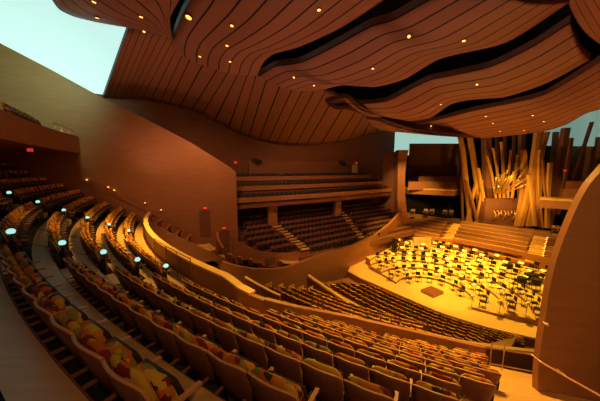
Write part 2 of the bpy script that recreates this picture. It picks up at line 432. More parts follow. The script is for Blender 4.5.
def make_seat():
    r = empty('auditorium_seat', (0, 0, 0))
    for nm in ('back_shell', 'back_cushion', 'seat_cushion', 'seat_pan', 'armrest', 'standard', 'bracket', 'bracket2'):
        o = bpy.data.objects.new(nm.replace('2', ''), SM[nm]); col.objects.link(o); o.parent = r
    return r
cand = []
PITCH = .56
def row_seats(k, a_from, a_to, block):
    R = Rk(k); da = math.degrees(PITCH/R); n = int(abs(a_to-a_from)/da); s = 1 if a_to > a_from else -1
    for i in range(n):
        a = a_from+s*(i+.5)*da; cand.append((k, i, a, block))
for k in range(0, 5): row_seats(k, 37.3, right_lim(k), 'N')
for k in range(5, 12): row_seats(k, START[k]+.2, right_lim(k), 'N')
for k in range(-3, 5): row_seats(k, 40.2, 51.7, 'M')
for k in range(-4, 5): row_seats(k, 53.6, 64.9, 'L')
seats = []
for (k, i, a, bl) in cand:
    p = PO(Rk(k)-.2, a, zf(k)+.65); q = proj(p)
    if -6 < q[0] < 515 and q[1] < 412 and q[1] > 100: seats.append((-(p-EYEV).length, k, i, a, bl))
seats.sort(reverse=True)
TOTAL_BAL = len(seats); far_extra = seats[290:]; seats = seats[:290]
rowname = {0: 'nearest row to the camera', 1: 'second row from the camera', 2: 'third row from the camera', 3: 'fourth row from the camera', 4: 'fifth row from the camera',
 5: 'sixth row from the camera', 6: 'seventh row from the camera', 7: 'eighth row from the camera', 8: 'ninth row from the camera', 9: 'tenth row from the camera',
 10: 'last row but one before the parapet', 11: 'foremost short row by the right parapet'}
proto = None
for (_, k, i, a, bl) in sorted(seats, key=lambda s: (s[4], s[1], s[2])):
    if proto is None: proto = o = make_seat()
    else: o = copy_tree(proto)
    p = PO(Rk(k), a, zf(k)); o.location = p
    # local -Y looks to the centre of the hall
    dx, dy = CX-p.x, CY-p.y; o.rotation_euler = (0, 0, math.atan2(dy, dx)+PI/2)
    if bl == 'N': lab = 'floral seat, %s, %s from its left end' % (rowname[k], ORD[i+1])
    else:
        rn = {4: 'front', 3: 'second', 2: 'third', 1: 'fourth', 0: 'fifth', -1: 'sixth', -2: 'seventh', -3: 'eighth', -4: 'ninth'}[k]+' row'
        lab = 'floral seat, %s of the %s, %s from its near end' % (rn, 'middle left block' if bl == 'M' else 'far left block', ORD[i+1])
    tag(o, lab, 'seat', 'floral auditorium seats on the balcony')
print('SEATS', len(seats), 'of', TOTAL_BAL)

def simple_seat(mb, p, ang, s=1.0, mats=(0, 1, 2)):
    """small far seat: curved back, cushion, folded pan, foot"""
    rot = Matrix.Rotation(ang, 3, 'Z'); p = Vector(p)
    def W(v): return p+rot @ (Vector(v)*s)
    vs = []; 
    for (x, y) in ((-.26, -.06), (0, 0), (.26, -.06)):
        vs += [W((x, y-.22, .3)), W((x, y, .92)), W((x, y-.10, .94)), W((x, y-.3, .3))]
    fs = [(0, 1, 5, 4), (4, 5, 9, 8)]; mb.add(vs, fs, mats[0])
    b = len(mb.v)-12
    for f in ((1, 2, 6, 5), (5, 6, 10, 9), (2, 3, 7, 6), (6, 7, 11, 10)): mb.f.append(tuple(b+i for i in f)); mb.m.append(mats[1])
    for f in ((0, 3, 2, 1), (8, 9, 10, 11)): mb.f.append(tuple(b+i for i in f)); mb.m.append(mats[0])
    mb.box(W((0, -.38, .55)), (.44*s, .13*s, .36*s), rot, mats[2])
    mb.box(W((-.27, -.3, .3)), (.04*s, .24*s, .6*s), rot, mats[0])

if far_extra:
    mb = MB()
    for (_, k, i, a, bl) in far_extra:
        p = PO(Rk(k), a, zf(k)); simple_seat(mb, p, math.atan2(CY-p.y, CX-p.x)+PI/2)
    tag(mb.build('auditorium_seat', [M['shell'], M['floral'], M['navy']]), 'dim remaining floral seats in the darkest farthest rows under the left box', 'seats', 'floral auditorium seats on the balcony', 'stuff')

# seats stepping down beside the left wall: single visible seats at the wall end of lower rows
def wall_pt(px, py, o_=0.0):
    p = V(px, py, (W0[0]+ca*o_, W0[1]-sa*o_), wdir); return p
wall_seats = [(151, 216), (161, 221), (171, 226), (181, 231), (191, 236)]
sideme = MB(); simple_seat(sideme, (0, 0, 0), 0, 1.15); side_me = sideme.mesh('side_seat', [M['navy'], M['ledge'], M['floral']])
for i, (px, py) in enumerate(wall_seats):
    p = wall_pt(px, py, 1.0); o = copy_tree(proto); o.scale = (1.15,)*3
    o.location = (p.x, p.y, p.z-.95); o.rotation_euler = (0, 0, R_(90)-R_(AW)+PI*1.0-R_(0)+PI/2+R_(-25))
    tag(o, 'side seat along the long left wall, %s from its upper left end' % ORD[i+1], 'seat', 'side seats stepping down along the left wall')
low_seats = [(229, 257), (239, 260), (249, 262), (259, 265)]
for i, (px, py) in enumerate(low_seats):
    p = D(px, py, 20.0+.35*i); o = copy_tree(proto); o.scale = (1.1,)*3
    o.location = (p.x, p.y, p.z-.7); o.rotation_euler = (0, 0, R_(150))
    tag(o, 'pale topped seat behind the lower side parapet, %s from the left' % ORD[i+1], 'seat', 'four side seats below the second door')

# parapet of the side strip (faces the camera, below the wall seats)
edge = [(143, 217), (152, 223), (172, 234), (200, 247), (214, 254), (226, 262)]
pts = [wall_pt(x, y, 1.7) for x, y in edge]
offp = Vector((-ca*.2, sa*.2, 0))
mb = MB(); mb.ribbon(pts, [p+offp for p in pts], 3.0, [p.z for p in pts]); tag(mb.build('side_parapet', M['wall']), 'plain brown parapet falling along the left wall under the side seats', 'parapet')
mb = MB()
fl = [p+offp for p in pts]; mb.ribbon(fl, [p+Vector((-ca*1.3, sa*1.3, 0)) for p in fl], 3.0, [p.z-.75 for p in pts]); structure(mb, 'floor_side', M['oak'])
# golden steps between the doors
st = empty('side_steps', wall_pt(208, 246, 1.2)); st0 = st.location.copy()
for i in range(3):
    mb = MB(); mb.box((.25*i*.9-.5, 0, -.16*i), (1.3, .7, .12), Matrix.Rotation(R_(90-AW), 3, 'Z')); mb.build('step', M['ledge'], st)
tag(st, 'three golden wooden steps below the first door in the left wall', 'steps')
# doors in the left wall with red exit lights
def door(px0, px1, py0, py1, n, rx, ry):
    a = wall_pt(px0, py1, .04); b = wall_pt(px1, py1, .04); t_ = wall_pt(px0, py0, .04)
    w = (b-a); w.z = 0; L = w.length; hgt = t_.z-a.z
    ang = math.atan2(w.y, w.x)
    r = empty('door_%d' % n, (a+b)/2, ang); r['kind'] = 'structure'
    mb = MB(); mb.box((0, 0, hgt/2), (L, .05, hgt)); mb.build('door_leaf', M['dwall'], r)
    mb = MB(); mb.box((-L/2, -.02, hgt/2), (.07, .09, hgt+.07)); mb.box((L/2, -.02, hgt/2), (.07, .09, hgt+.07)); mb.box((0, -.02, hgt+.035), (L+.07, .09, .07)); mb.build('door_frame', M['pipe'], r)
    mb = MB(); mb.ball((L*.32, -.06, 1.0), .05); mb.build('door_handle', M['steel'], r)
    p = wall_pt(rx, ry, .08); mb = MB(); mb.box((0, 0, 0), (.34, .10, .20)); o = mb.build('exit_light', M['exitm']); o.location = p; o.rotation_euler = (0, 0, ang)
    mb = MB(); mb.box((0, .03, 0), (.40, .06, .26)); mb.build('housing', M['dark'], o)
    tag(o, 'small red exit light above the %s door in the left wall' % ('upper left' if n == 1 else 'lower right'), 'exit light')
door(200.5, 211, 211, 236, 1, 205, 208)
door(220, 230, 231, 258, 2, 224, 228)
# curved fin beside the second door
mb = MB(); P = [wall_pt(x, y, .6) for x, y in ((217, 232), (218, 238), (220, 243), (223, 248))]
mb.tube(P, .12, 6); tag(mb.build('handrail_fin', M['edge']), 'short curved rail end between the two doors in the left wall', 'rail')

# handrail along the left wall with three small lights
P = [wall_pt(x, y, .25) for x, y in ((82, 177), (108, 188), (140, 204), (170, 219), (197, 234))]
mb = MB(); mb.tube(P, .035, 6); o = mb.build('wall_handrail', M['pipe'])
for p in P[1:-1]:
    mb = MB(); mb.tube([p, p+Vector((-ca*.25, sa*.25, 0))], .02, 5); mb.build('rail_bracket', M['pipe'], o)
tag(o, 'long thin wooden handrail sloping down the left wall', 'handrail')
for i, (x, y) in enumerate(((87, 179.5), (108, 187.5), (114, 190.5), (145, 203), (161, 210))):
    p = wall_pt(x, y, .12); mb = MB(); mb.ball((0, 0, 0), .07 if i < 3 else .045, 8, 5); o = mb.build('wall_light', M['lamp'], smooth=True); o.location = p
    mb = MB(); mb.box((0, 0, -.10), (.12, .12, .06)); mb.build('light_base', M['dark'], o)
    tag(o, 'tiny warm step light on the left wall, %s from the left' % ORD[i+1], 'wall light', 'tiny step lights along the left wall')

# ------------------------------------------------------------ teal aisle lamps at the row ends
S1 = [(12, 191, -1), (38, 201, 0), (62, 209, 1), (85, 215, 2), (105, 221, 3), (125, 228, 4)]
S2 = [(7, 229, 0), (53, 241, 1), (92, 250, 2), (126, 260, 3), (158, 268, 4)]
def aisle_lamp(k, a, lab):
    p = PO(Rk(k)-.22, a, zf(k)); o = empty('aisle_lamp', p)
    mb = MB(); mb.tube([(0, 0, 0), (0, 0, .80)], .022, 6); mb.build('post', M['dark'], o)
    mb = MB(); mb.ball((0, 0, .86), .08, 12, 7, .9); mb.build('lamp_globe', M['aisle'], o, True)
    mb = MB(); mb.tube([(0, 0, .78), (0, 0, .81)], .07, 8); mb.build('collar', M['dark'], o)
    tag(o, lab, 'aisle lamp', 'pale teal aisle lamps at the row ends')
for x, y, k in S1: aisle_lamp(k, 51.95, 'pale teal aisle lamp, far end of middle left block, %s row from the front' % ORD[5-k])
for x, y, k in S2: aisle_lamp(k, 39.85, 'pale teal aisle lamp, near end of middle left block, %s row from the front' % ORD[5-k])
# golden box-steps in the lamp aisles
def aisle_steps(a0, a1, ks, lab):
    root = empty('aisle_steps', PO(Rk(ks[0]), (a0+a1)/2, zf(ks[0])))
    for k in ks:
        mb = MB(); n = 3
        mb.ribbon(arc(Rk(k)-.012, a0, a1, n), arc(Rk(k)-.34, a0, a1, n), zf(k), zf(k)+.238)
        o = mb.build('step', M['ledge'], root); o.data.transform(Matrix.Translation(-root.location))
    tag(root, lab, 'steps')
aisle_steps(37.7, 39.4, range(0, 5), 'golden wooden aisle steps between the near block and the middle left block')
aisle_steps(52.1, 53.4, range(-2, 5), 'wooden aisle steps between the middle left block and the far left block')
aisle_steps(20.6, 21.9, range(9, 11), 'wooden aisle steps at the right beside the tall curved wall')
# short guard rails beside the lamps
for j, (k, a) in enumerate(((0, 40.0), (1, 40.0), (2, 40.0), (0, 51.9), (1, 51.9))):
    p = PO(Rk(k)-.3, a, zf(k)); q = PO(Rk(k)-1.1, a, zf(k)-.476)
    mb = MB(); mb.tube([p, p+Vector((0, 0, 1.05)), q+Vector((0, 0, 1.05)), q], .014, 5)
    mb.tube([p+Vector((0, 0, .6)), q+Vector((0, 0, .6))], .009, 5)
    o = recentre(mb.build('guard_rail', M['pipe'])); tag(o, 'thin metal guard rail, %s end of middle left block, %s row from front' % ('near' if a < 45 else 'far', ORD[5-k]), 'guard rail', 'guard rails beside the aisle lamps')
# rail behind the parapet at the front corner of the near block
P = [(p[0], p[1]) for p in ((150, 257), (165, 258), (186, 265), (200, 272))]
mb = MB(); tops = [PO(32.75, a, 7.85) for a in (46, 43, 41, 39)]
mb.tube(tops, .018, 5)
for t_ in tops: mb.tube([t_, Vector((t_.x, t_.y, 6.81))], .016, 5)
tag(recentre(mb.build('guard_rail', M['pipe'])), 'low thin metal rail just inside the golden parapet ledge', 'guard rail')

# ------------------------------------------------------------ upper left box with its seats, dark below
mb = MB(); a0, a1 = 46, AW-.1
def boxarc(o_): return [PO(interp([(46, 37.7), (54, 37.2), (AW, 36.6)], a0+(a1-a0)*i/24)+o_, a0+(a1-a0)*i/24) for i in range(25)]
mb.ribbon(boxarc(0), boxarc(.25), 12.35, 13.55); o = mb.build('box_parapet', M['wall'])
tag(o, 'curved wooden front of the upper left box over the dark seats', 'parapet')
mb = MB(); mb.ribbon(boxarc(.25), arc(44, a0, a1, 24), 12.35, 13.42); structure(mb, 'floor_box', M['dwall'])
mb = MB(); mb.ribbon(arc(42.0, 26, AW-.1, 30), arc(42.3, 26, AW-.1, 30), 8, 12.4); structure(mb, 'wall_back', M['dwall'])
i = 0
for a in [x*.86+51.0 for x in range(12)]:
    p = PO(38.0, a, 13.42); q = proj(p+Vector((0, 0, .8)))
    if -2 < q[0] < 66:
        o = copy_tree(proto)
        o.location = p; o.rotation_euler = (0, 0, math.atan2(CY-p.y, CX-p.x)+PI/2); i += 1
        tag(o, 'floral seat peeping over the upper left box front, %s from the left' % ORD[i], 'seat', 'seats in the upper left box')
P = [PO(36.7, a, 13.55+.35) for a in (59.0, 61, 63, 64.6)]
mb = MB(); mb.tube(P, .025, 5)
for p in P: mb.tube([p, p-Vector((0, 0, .35))], .018, 5)
tag(recentre(mb.build('guard_rail', M['steel'])), 'thin rail on top of the upper left box front', 'guard rail')
mb = MB(); mb.box((0, 0, 0), (.3, .08, .18)); o = mb.build('exit_light', M['exitm']); p = PO(41.8, 57.5, 0); d = ray(30, 150); s_ = p.xy.length/d.xy.length; o.location = EYEV+d*s_
tag(o, 'tiny red exit light in the darkness under the upper left box', 'exit light')

# ------------------------------------------------------------ upper gallery on the far side
def gal(t, n_, z=0): return G0+gd*t+gn*n_+Vector((0, 0, z))
tiers = [(0.0, 7.55, 8.30, 25.6), (1.5, 8.35, 9.38, 25.2), (3.0, 9.45, 10.38, 24.0)]
for i, (nn_, z0, z1, L) in enumerate(tiers):
    n = 16; bow = [-.9*SIN(PI*j/n) for j in range(n+1)]
    A = [gal(-.6+L*j/n, nn_+bow[j]*.6) for j in range(n+1)]; B = [gal(-.6+L*j/n, nn_+.22+bow[j]*.6) for j in range(n+1)]
    mb = MB(); mb.ribbon(A, B, z1-.50, z1); 
    if i == 0: mb.ribbon(B, [gal(-.6+L*j/n, 5.1) for j in range(n+1)], 7.5, 7.65)
    tag(mb.build('gallery_parapet', M['wall']), 'reddish wooden gallery front across the far wall, %s from the bottom' % ORD[i+1], 'parapet', 'stepped gallery fronts on the far side')
    mb = MB(); mb.ribbon(B, [gal(-.6+L*j/n, nn_+1.45+bow[j]*.6) for j in range(n+1)], z1-1.15, z1-.62); structure(mb, 'floor_gallery', M['dwall'])
mb = MB()
for i, (nn_, z0, z1, L) in enumerate(tiers):
    c = int(L/.58)
    for j in range(c):
        t = -.3+j*.58; b_ = -.9*SIN(PI*(t+.6)/L)*.6
        simple_seat(mb, gal(t, nn_+1.15+b_, z1-.62), math.atan2(gn.y, gn.x)-PI/2)
tg = MB()
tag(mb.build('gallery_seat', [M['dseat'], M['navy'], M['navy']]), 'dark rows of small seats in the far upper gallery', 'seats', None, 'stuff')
# gallery columns below, speakers, pale door
for (x, lab) in ((272, 'left'), (337, 'right')):
    p = V(x, 215, (gal(0, .9).x, gal(0, .9).y), (gd.x, gd.y)); mb = MB()
    mb.box((0, 0, 1.9), (1.1, .5, 3.8), Matrix.Rotation(math.atan2(gd.y, gd.x), 3, 'Z')); o = mb.build('gallery_column', M['wall']); o.location = (p.x, p.y, 3.9)
    tag(o, 'square reddish column under the far gallery, %s of two' % lab, 'column')
for (x, y, lab) in ((257, 161, 'left'), (342, 163, 'right')):
    p = V(x, y, ((RW-gn*.5).x, (RW-gn*.5).y), (gd.x, gd.y)); mb = MB()
    mb.box((0, 0, 0), (1.0, .5, .5), Matrix.Rotation(.3, 3, 'Y')); mb.box((.45, -.1, -.15), (.4, .4, .35)); o = mb.build('stage_speaker', M['dark']); o.location = p
    mb = MB(); mb.tube([(0, 0, .2), (0, .5, .3)], .04, 5); mb.build('mount', M['dark'], o)
    tag(o, 'small black loudspeaker hung on the far wall above the gallery, %s one' % lab, 'loudspeaker')
p0 = rear(351.5, 176) - gn*.06; p1 = rear(357, 176)-gn*.06; ang = math.atan2(gd.y, gd.x)
r = empty('door_3', (p0+p1)/2, ang); r['kind'] = 'structure'
mb = MB(); mb.box((0, 0, .95), ((p1-p0).length, .06, 1.9)); mb.build('door_leaf', M['cream'], r)
mb = MB(); mb.box((0, .0, .95), ((p1-p0).length+.16, .04, 2.06)); mb.build('door_frame', M['dwall'], r)
mb = MB(); mb.box((0, 0, 0), (.34, .10, .20)); o = mb.build('exit_light', M['exitm']); o.location = rear(355.5, 163)-gn*.2
tag(o, 'red exit light over the pale door at the right of the far gallery', 'exit light')
mb = MB(); mb.box((0, 0, 0), (.34, .10, .20)); o = mb.build('exit_light', M['exitm']); o.location = rear(235, 162.5)-gn*.2
tag(o, 'red exit light at the left end of the far gallery', 'exit light')
# long recess panel at the back of the gallery
q0, q1 = rear(248, 160), rear(347, 162)
mb = MB(); a_, b_ = q0-gn*.12, q1-gn*.12; mb.ribbon([a_, b_], [a_+gn*.1, b_+gn*.1], [10.1, 10.1], [q0.z, q1.z]); structure(mb, 'trim_2', M['pipe'])

# ------------------------------------------------------------ side terrace block (dark seats) and its sweeping parapet
sweep = [(222, 19.3, 262), (240, 19.6, 267), (262, 20.3, 269.5), (285, 21.3, 268), (300, 22.2, 263), (315, 23.2, 257), (330, 24.5, 252), (350, 26.6, 246.5), (365, 28.6, 240), (378, 30.6, 233), (390, 33.0, 224), (399, 35.5, 214), (404, 37.0, 205)]
P = [D(x, y, Y) for x, Y, y in sweep]
n_ = []
for i in range(len(P)):
    d = (P[min(i+1, len(P)-1)]-P[max(i-1, 0)]); d.z = 0; d.normalize(); n_.append(Vector((-d.y, d.x, 0)))
sp = spline(P, 40); ns = spline(n_, 40)
mb = MB(); mb.ribbon(sp, [p+q*.35 for p, q in zip(sp, ns)], -1.5, [p.z for p in sp])
o = tag(mb.build('terrace_parapet', M['wall']), 'tall reddish wall sweeping up from the orchestra level to the slim column', 'parapet')
inner = [(233, 21.4, 238), (243, 21.6, 243.5), (262, 22.3, 252), (285, 23.2, 253.5), (300, 24.0, 252.5), (318, 25.2, 251), (335, 26.5, 248)]
P2 = spline([D(x, y, Y) for x, Y, y in inner], 20)
mb = MB(); mb.ribbon(P2, [p+gn*.25 for p in P2], [p.z-1.4 for p in P2], [p.z for p in P2])
tag(mb.build('terrace_parapet', M['wall']), 'inner curved reddish parapet right before the dark terrace seats', 'parapet')
mb = MB(); led = [D(x, y, Y) for x, Y, y in ((283, 22.0, 262.5), (298, 22.8, 264), (313, 24.1, 262))]
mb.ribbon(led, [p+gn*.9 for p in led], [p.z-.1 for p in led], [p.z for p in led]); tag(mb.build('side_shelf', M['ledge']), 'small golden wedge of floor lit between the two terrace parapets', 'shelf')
mb = MB(); flo = [p+q*.36 for p, q in zip(sp, ns)][:24]; mb.ribbon(flo, [p+gn*2.2 for p in flo], [p.z-1.2 for p in flo], [p.z-.95 for p in flo]); structure(mb, 'floor_terrace', M['dwall'])
# stepped floor and seats
T0 = gal(0, -4.4); NR = 8
fm = MB(); sm = MB(); cntT = 0
for j in range(NR):
    z = 2.2+.39*j; n0_ = -3.9+.82*j
    a_, b_ = gal([5, 1.5, .2, 0, 0, 0, 0, 0][j], n0_), gal(26.5, n0_)
    fm.ribbon([a_, b_], [a_+gn*.86, b_+gn*.86], z-.6, z)
    t = .1
    while t < 25.5:
        p = gal(t, n0_+.72, z); q = proj(p+Vector((0, 0, .7)))
        st1 = abs(q[0]-interp([(215, 268), (222, 272), (235, 288), (250, 309)], q[1])) < 5
        st2 = abs(q[0]-interp([(205, 337), (212, 342), (236, 361)], q[1])) < 4
        lim = interp([(205, 396), (213, 396), (225, 388), (233, 376), (240, 362), (246, 345), (250, 330)], q[1])
        if 243 < q[0] < lim and not st1 and not st2 and q[1] < interp([(243, 240), (262, 248), (285, 250), (330, 246)], q[0]):
            simple_seat(sm, p, math.atan2(gn.y, gn.x)-PI/2, 1.0); cntT += 1
        t += .60
structure(fm, 'floor_terrace', M['dwall'])
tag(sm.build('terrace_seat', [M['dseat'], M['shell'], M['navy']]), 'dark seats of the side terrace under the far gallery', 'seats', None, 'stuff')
def stair(px0, py0, px1, py1, n, lab, w=1.0):
    root = empty('terrace_stair', (0, 0, 0)); first = None
    for i in range(n):
        f = i/(n-1); px = px0+(px1-px0)*f; py = py0+(py1-py0)*f
        nn_ = -3.6+.82*(NR-1)*f*.98; q = gal(0, nn_); p = V(px, py, (q.x, q.y), (gd.x, gd.y))
        if first is None: first = p.copy(); root.location = first
        mb = MB(); mb.box(p-first, (w, .24, .12), Matrix.Rotation(math.atan2(gd.y, gd.x), 3, 'Z')); mb.build('step', M['ledge'], root)
    tag(root, lab, 'stair')
stair(305, 249, 268, 219, 13, 'bright stair climbing through the dark terrace seats, the left one')
stair(361, 237, 338, 207, 12, 'bright stair climbing through the dark terrace seats, the right one', .8)

# slim flaring column between terrace and choir
col_pts = [(404, 223, 5.5), (402, 212, 4.2), (401, 195, 3.4), (401, 175, 3.2), (402, 160, 3.8), (403, 150, 4.6)]
mb = MB(); Yc = 36.6; ring = []
for (x, y, hw) in col_pts:
    c = D(x, y, Yc); w = hw/F*Yc
    ring.append([Vector((c.x-w, Yc, c.z)), Vector((c.x+w, Yc-.3, c.z)), Vector((c.x+w, Yc+1.2, c.z)), Vector((c.x-w, Yc+1.2, c.z))])
vs = [v for r in ring for v in r]; fs = []
for i in range(len(ring)-1):
    for j in range(4): fs.append((i*4+j, i*4+(j+1) % 4, (i+1)*4+(j+1) % 4, (i+1)*4+j))
fs += [(3, 2, 1, 0), tuple(len(vs)-4+i for i in range(4))]
mb.add(vs, fs); tag(mb.build('flared_column', M['wallr']), 'slim flaring lit wooden column between the terrace seats and the choir', 'column')
# wall piece left of it (grey-brown), reaching to the ceiling
a_ = D(384, 150, 39.5); b_ = D(400, 150, 38.0)
mb = MB(); mb.ribbon([a_, b_], [a_+Vector((0, .3, 0)), b_+Vector((0, .3, 0))], 3, [D(384, 152, 39.5).z, D(398, 152, 38).z]); structure(mb, 'wall_corner', M['dwall'])
# windows beyond
a_, b_ = D(386, 150, 47.0), D(462, 150, 47.0)
mb = MB(); mb.ribbon([a_, b_], [a_+Vector((0, .1, 0)), b_+Vector((0, .1, 0))], [14, 14], [19.4, 19.4]); structure(mb, 'window_2', M['window2'])
a_, b_ = D(545, 130, 34.0), D(680, 130, 26.0)
mb = MB(); mb.ribbon([a_, b_], [a_+Vector((0, .1, 0)), b_+Vector((0, .1, 0))], [14.5, 13.5], [19.6, 19.0]); o = structure(mb, 'window_3', M['window3'])

# ------------------------------------------------------------ orchestra and lower terrace seats
Lp = [(309, 275), (322, 284), (340, 296), (370, 312), (420, 331), (460, 341), (500, 347), (545, 352)]
Ap = [(348, 271), (360, 277.5), (373, 283), (407, 298), (440, 312), (480, 325), (510, 332.5), (545, 340)]
Ls = spline([U(x, y, 2.0) for x, y in Lp], 60); As = spline([U(x, y, 0) for x, y in Ap], 60)
nL = []
for i in range(61):
    d = (As[i]-Ls[i]); d.z = 0; nL.append(d.normalized())
mb = MB(); mb.ribbon(Ls, [p-q*.3 for p, q in zip(Ls, nL)], -1.5, 2.0); o = mb.build('orchestra_parapet', M['wall']); tag(o, 'curved divider wall with golden ledge behind the orchestra seats', 'parapet')
mb = MB(); mb.ribbon([p+q*.06 for p, q in zip(Ls, nL)], [p-q*.22 for p, q in zip(Ls, nL)], 2.002, 2.06); tag(mb.build('parapet_ledge', M['ledge'], o), 'thin golden ledge')
om = MB(); NO = 7; ff = MB(); cntO = 0
starts = [322, 329, 336, 343, 350, 358, 368]
for j in range(NO):
    f0 = (j+.55)/(NO+.6); zf_ = .75-.24*j
    row = [Ls[i].lerp(As[i], f0) for i in range(61)]; row2 = [Ls[i].lerp(As[i], (j-.45+0)/(NO+.6) if j else .0) for i in range(61)]; row3 = [Ls[i].lerp(As[i], (j+.55)/(NO+.6)) for i in range(61)]
    nx = [Ls[i].lerp(As[i], min(1, (j+1.55)/(NO+.6))-.001) for i in range(61)]
    ff.ribbon(row3 if j else [p.copy() for p in Ls], nx, zf_-.8, zf_)
    # arc length walk
    acc = 0; nxt = .3
    for i in range(60):
        s0, s1 = row[i], row[i+1]; L = (s1-s0).xy.length
        while acc+L > nxt:
            t = (nxt-acc)/L; p = s0.lerp(s1, t); p.z = zf_; q = proj(p+Vector((0, 0, .8)))
            if starts[j] < q[0] < 523 and not (490 < q[0] and j < 3):
                simple_seat(om, p, math.atan2((As[i]-Ls[i]).y, (As[i]-Ls[i]).x)+PI/2); cntO += 1
            nxt += .58
        acc += L
structure(ff, 'floor_orchestra', M['riser'])
# lower terrace: five rows from 44 degrees
tf = MB()
for j in range(5):
    R = 26.7-.9*j; z = 3.6-.34*j-.9
    tf.ribbon(arc(R+.05, 20, 46.5, 18), arc(R-.85, 20, 46.5, 18), z-.5, z)
    da = math.degrees(.58/R); a = 44.2-.3*j
    while a > 24:
        p = PO(R, a, z)
        simple_seat(om, p, math.atan2(CY-p.y, CX-p.x)+PI/2); a -= da; cntO += 1
structure(tf, 'floor_terrace', M['oak'])
tag(om.build('orchestra_seat', [M['shell'], M['floral'], M['navy']]), 'many small brown seats in curved rows below the balcony and before the stage', 'seats', None, 'stuff')
mb = MB(); mb.ribbon(arc(27.60, 40.2, 47.4, 14), arc(27.48, 40.2, 47.4, 14), 2.2, 4.0); o = mb.build('divider_wall', M['wall']); tag(o, 'short diagonal wall with golden top left of the lower terrace rows', 'wall')
mb = MB(); mb.ribbon(arc(27.62, 40.2, 47.4, 14), arc(27.47, 40.2, 47.4, 14), 4.002, 4.07); tag(mb.build('wall_cap', M['ledge'], o), 'golden top')
for j in range(5):
    R = 26.7-.9*j; z = 3.6-.34*j-.9
    mb = MB(); mb.box((0, 0, .45), (.05, .55, .9)); o = mb.build('row_end_panel', M['ledge']); o.location = PO(R-.25, 45.1-.3*j, z); o.rotation_euler = (0, 0, -R_(45))
    tag(o, 'pale end panel of a lower terrace seat row, %s from the left' % ORD[j+1], 'panel', 'pale row end panels on the lower terrace')
print('SEATS terrace', cntT, 'orch', cntO)
# golden landing wedge at the right of the orchestra
mb = MB(); q = [U(x, y, 1.2) for x, y in ((478, 346), (517, 337), (508, 352), (495, 352))]
mb.prism([(p.x, p.y) for p in q], .9, 1.2); tag(mb.build('landing_deck', M['oak']), 'golden wedge shaped landing at the right end of the orchestra rows', 'landing')

# ------------------------------------------------------------ stage
choir = [(405, 242, 0), (430, 250, 0), (465, 256, 0), (500, 264, 0), (540, 277, 0), (575, 290, 0)]
cw = [U(x, y, 0) for x, y, _ in choir]
def choir_line(t):  # t metres along
    return cw[0]
stage_pts = [(p.x, p.y) for p in As[::3]]+[(22.5, 13.0), (26.5, 17.5)]+[(p.x, p.y) for p in cw[::-1]]+[(U(372, 255, 0).x-2.2, U(372, 255, 0).y)]
mb = MB(); mb.prism(stage_pts, -.12, 0); structure(mb, 'floor_stage', M['stage'])
mb = MB(); ed = [p.copy() for p in As]; mb.ribbon([p-q*.02 for p, q in zip(ed, nL)], [p+q*.15 for p, q in zip(ed, nL)], -1.6, -.125); structure(mb, 'trim_3', M['dwall'])
PD = U(432, 293, 0)
def azp(az, r): return (PD.x+r*SIN(R_(az)), PD.y+r*COS(R_(az)))
cdir = (cw[4]-cw[1]).normalized(); cnrm = Vector((cdir.y, -cdir.x, 0)); cnrm = cnrm if cnrm.dot(cw[2]-PD) > 0 else -cnrm
LB = (U(368, 263, .5), U(400, 243, .5)); ln = Vector((-(LB[1]-LB[0]).y, (LB[1]-LB[0]).x, 0)).normalized(); ln = ln if ln.dot(LB[0]-PD) > 0 else -ln
def rmax(az):
    d = Vector((SIN(R_(az)), COS(R_(az)), 0)); r = 99
    k_ = d.dot(cnrm)
    if k_ > .02: r = min(r, (cw[1]-PD).dot(cnrm)/k_)
    k_ = d.dot(ln)
    if k_ > .02: r = min(r, (LB[0]-PD).dot(ln)/k_)
    return r-.05
def az0(r): return interp([(2.9, -58), (4.8, -42.5), (7.1, -36.5), (9, -30), (14, -20)], r)
def az1(r): return interp([(3.1, 146), (4.8, 138.5), (6.7, 133.3), (9, 130), (14, 126)], r)
tiersS = [(3.1, 5.0, .2), (5.0, 6.7, .4), (6.7, 8.4, .6), (8.4, 15, .8)]
for i, (r0, r1, z) in enumerate(tiersS):
    mb = MB(); A, B = [], []
    n = 40
    for j in range(n+1):
        a_in = az0(r0)+(az1(r0)-az0(r0))*j/n; a_out = az0(min(r1, 9))+(az1(min(r1, 9))-az0(min(r1, 9)))*j/n
        rm = rmax(a_in); A.append(azp(a_in, min(r0, rm))); B.append(azp(a_out, min(r1, max(rmax(a_out), r0*.98))))
    mb.ribbon(B, A, .001, z); 
    for fi, f in enumerate(mb.f):
        zz = [mb.v[v][2] for v in f]
        if max(zz)-min(zz) > .01: mb.m[fi] = 1
    tag(mb.build('stage_riser', [M['stage'], M['riser']]), 'curved wooden stage riser, %s from the conductor podium' % ORD[i+1], 'riser', 'curved risers on the stage')
def tier_z(r, az):
    if az < az0(r) or az > az1(r) or r < 3.1: return 0
    for r0, r1, z in tiersS:
        if r0 <= r < r1: return z
    return .8
# podium
o = empty('conductor_podium', PD, .5); mb = MB(); mb.box((0, 0, .13), (1.5, 1.2, .26)); mb.build('platform', M['riser'], o)
mb = MB(); mb.box((0, 0, .27), (1.4, 1.1, .02)); mb.build('carpet', M['shell'], o); tag(o, 'low brown conductor podium at the front centre of the stage', 'podium')
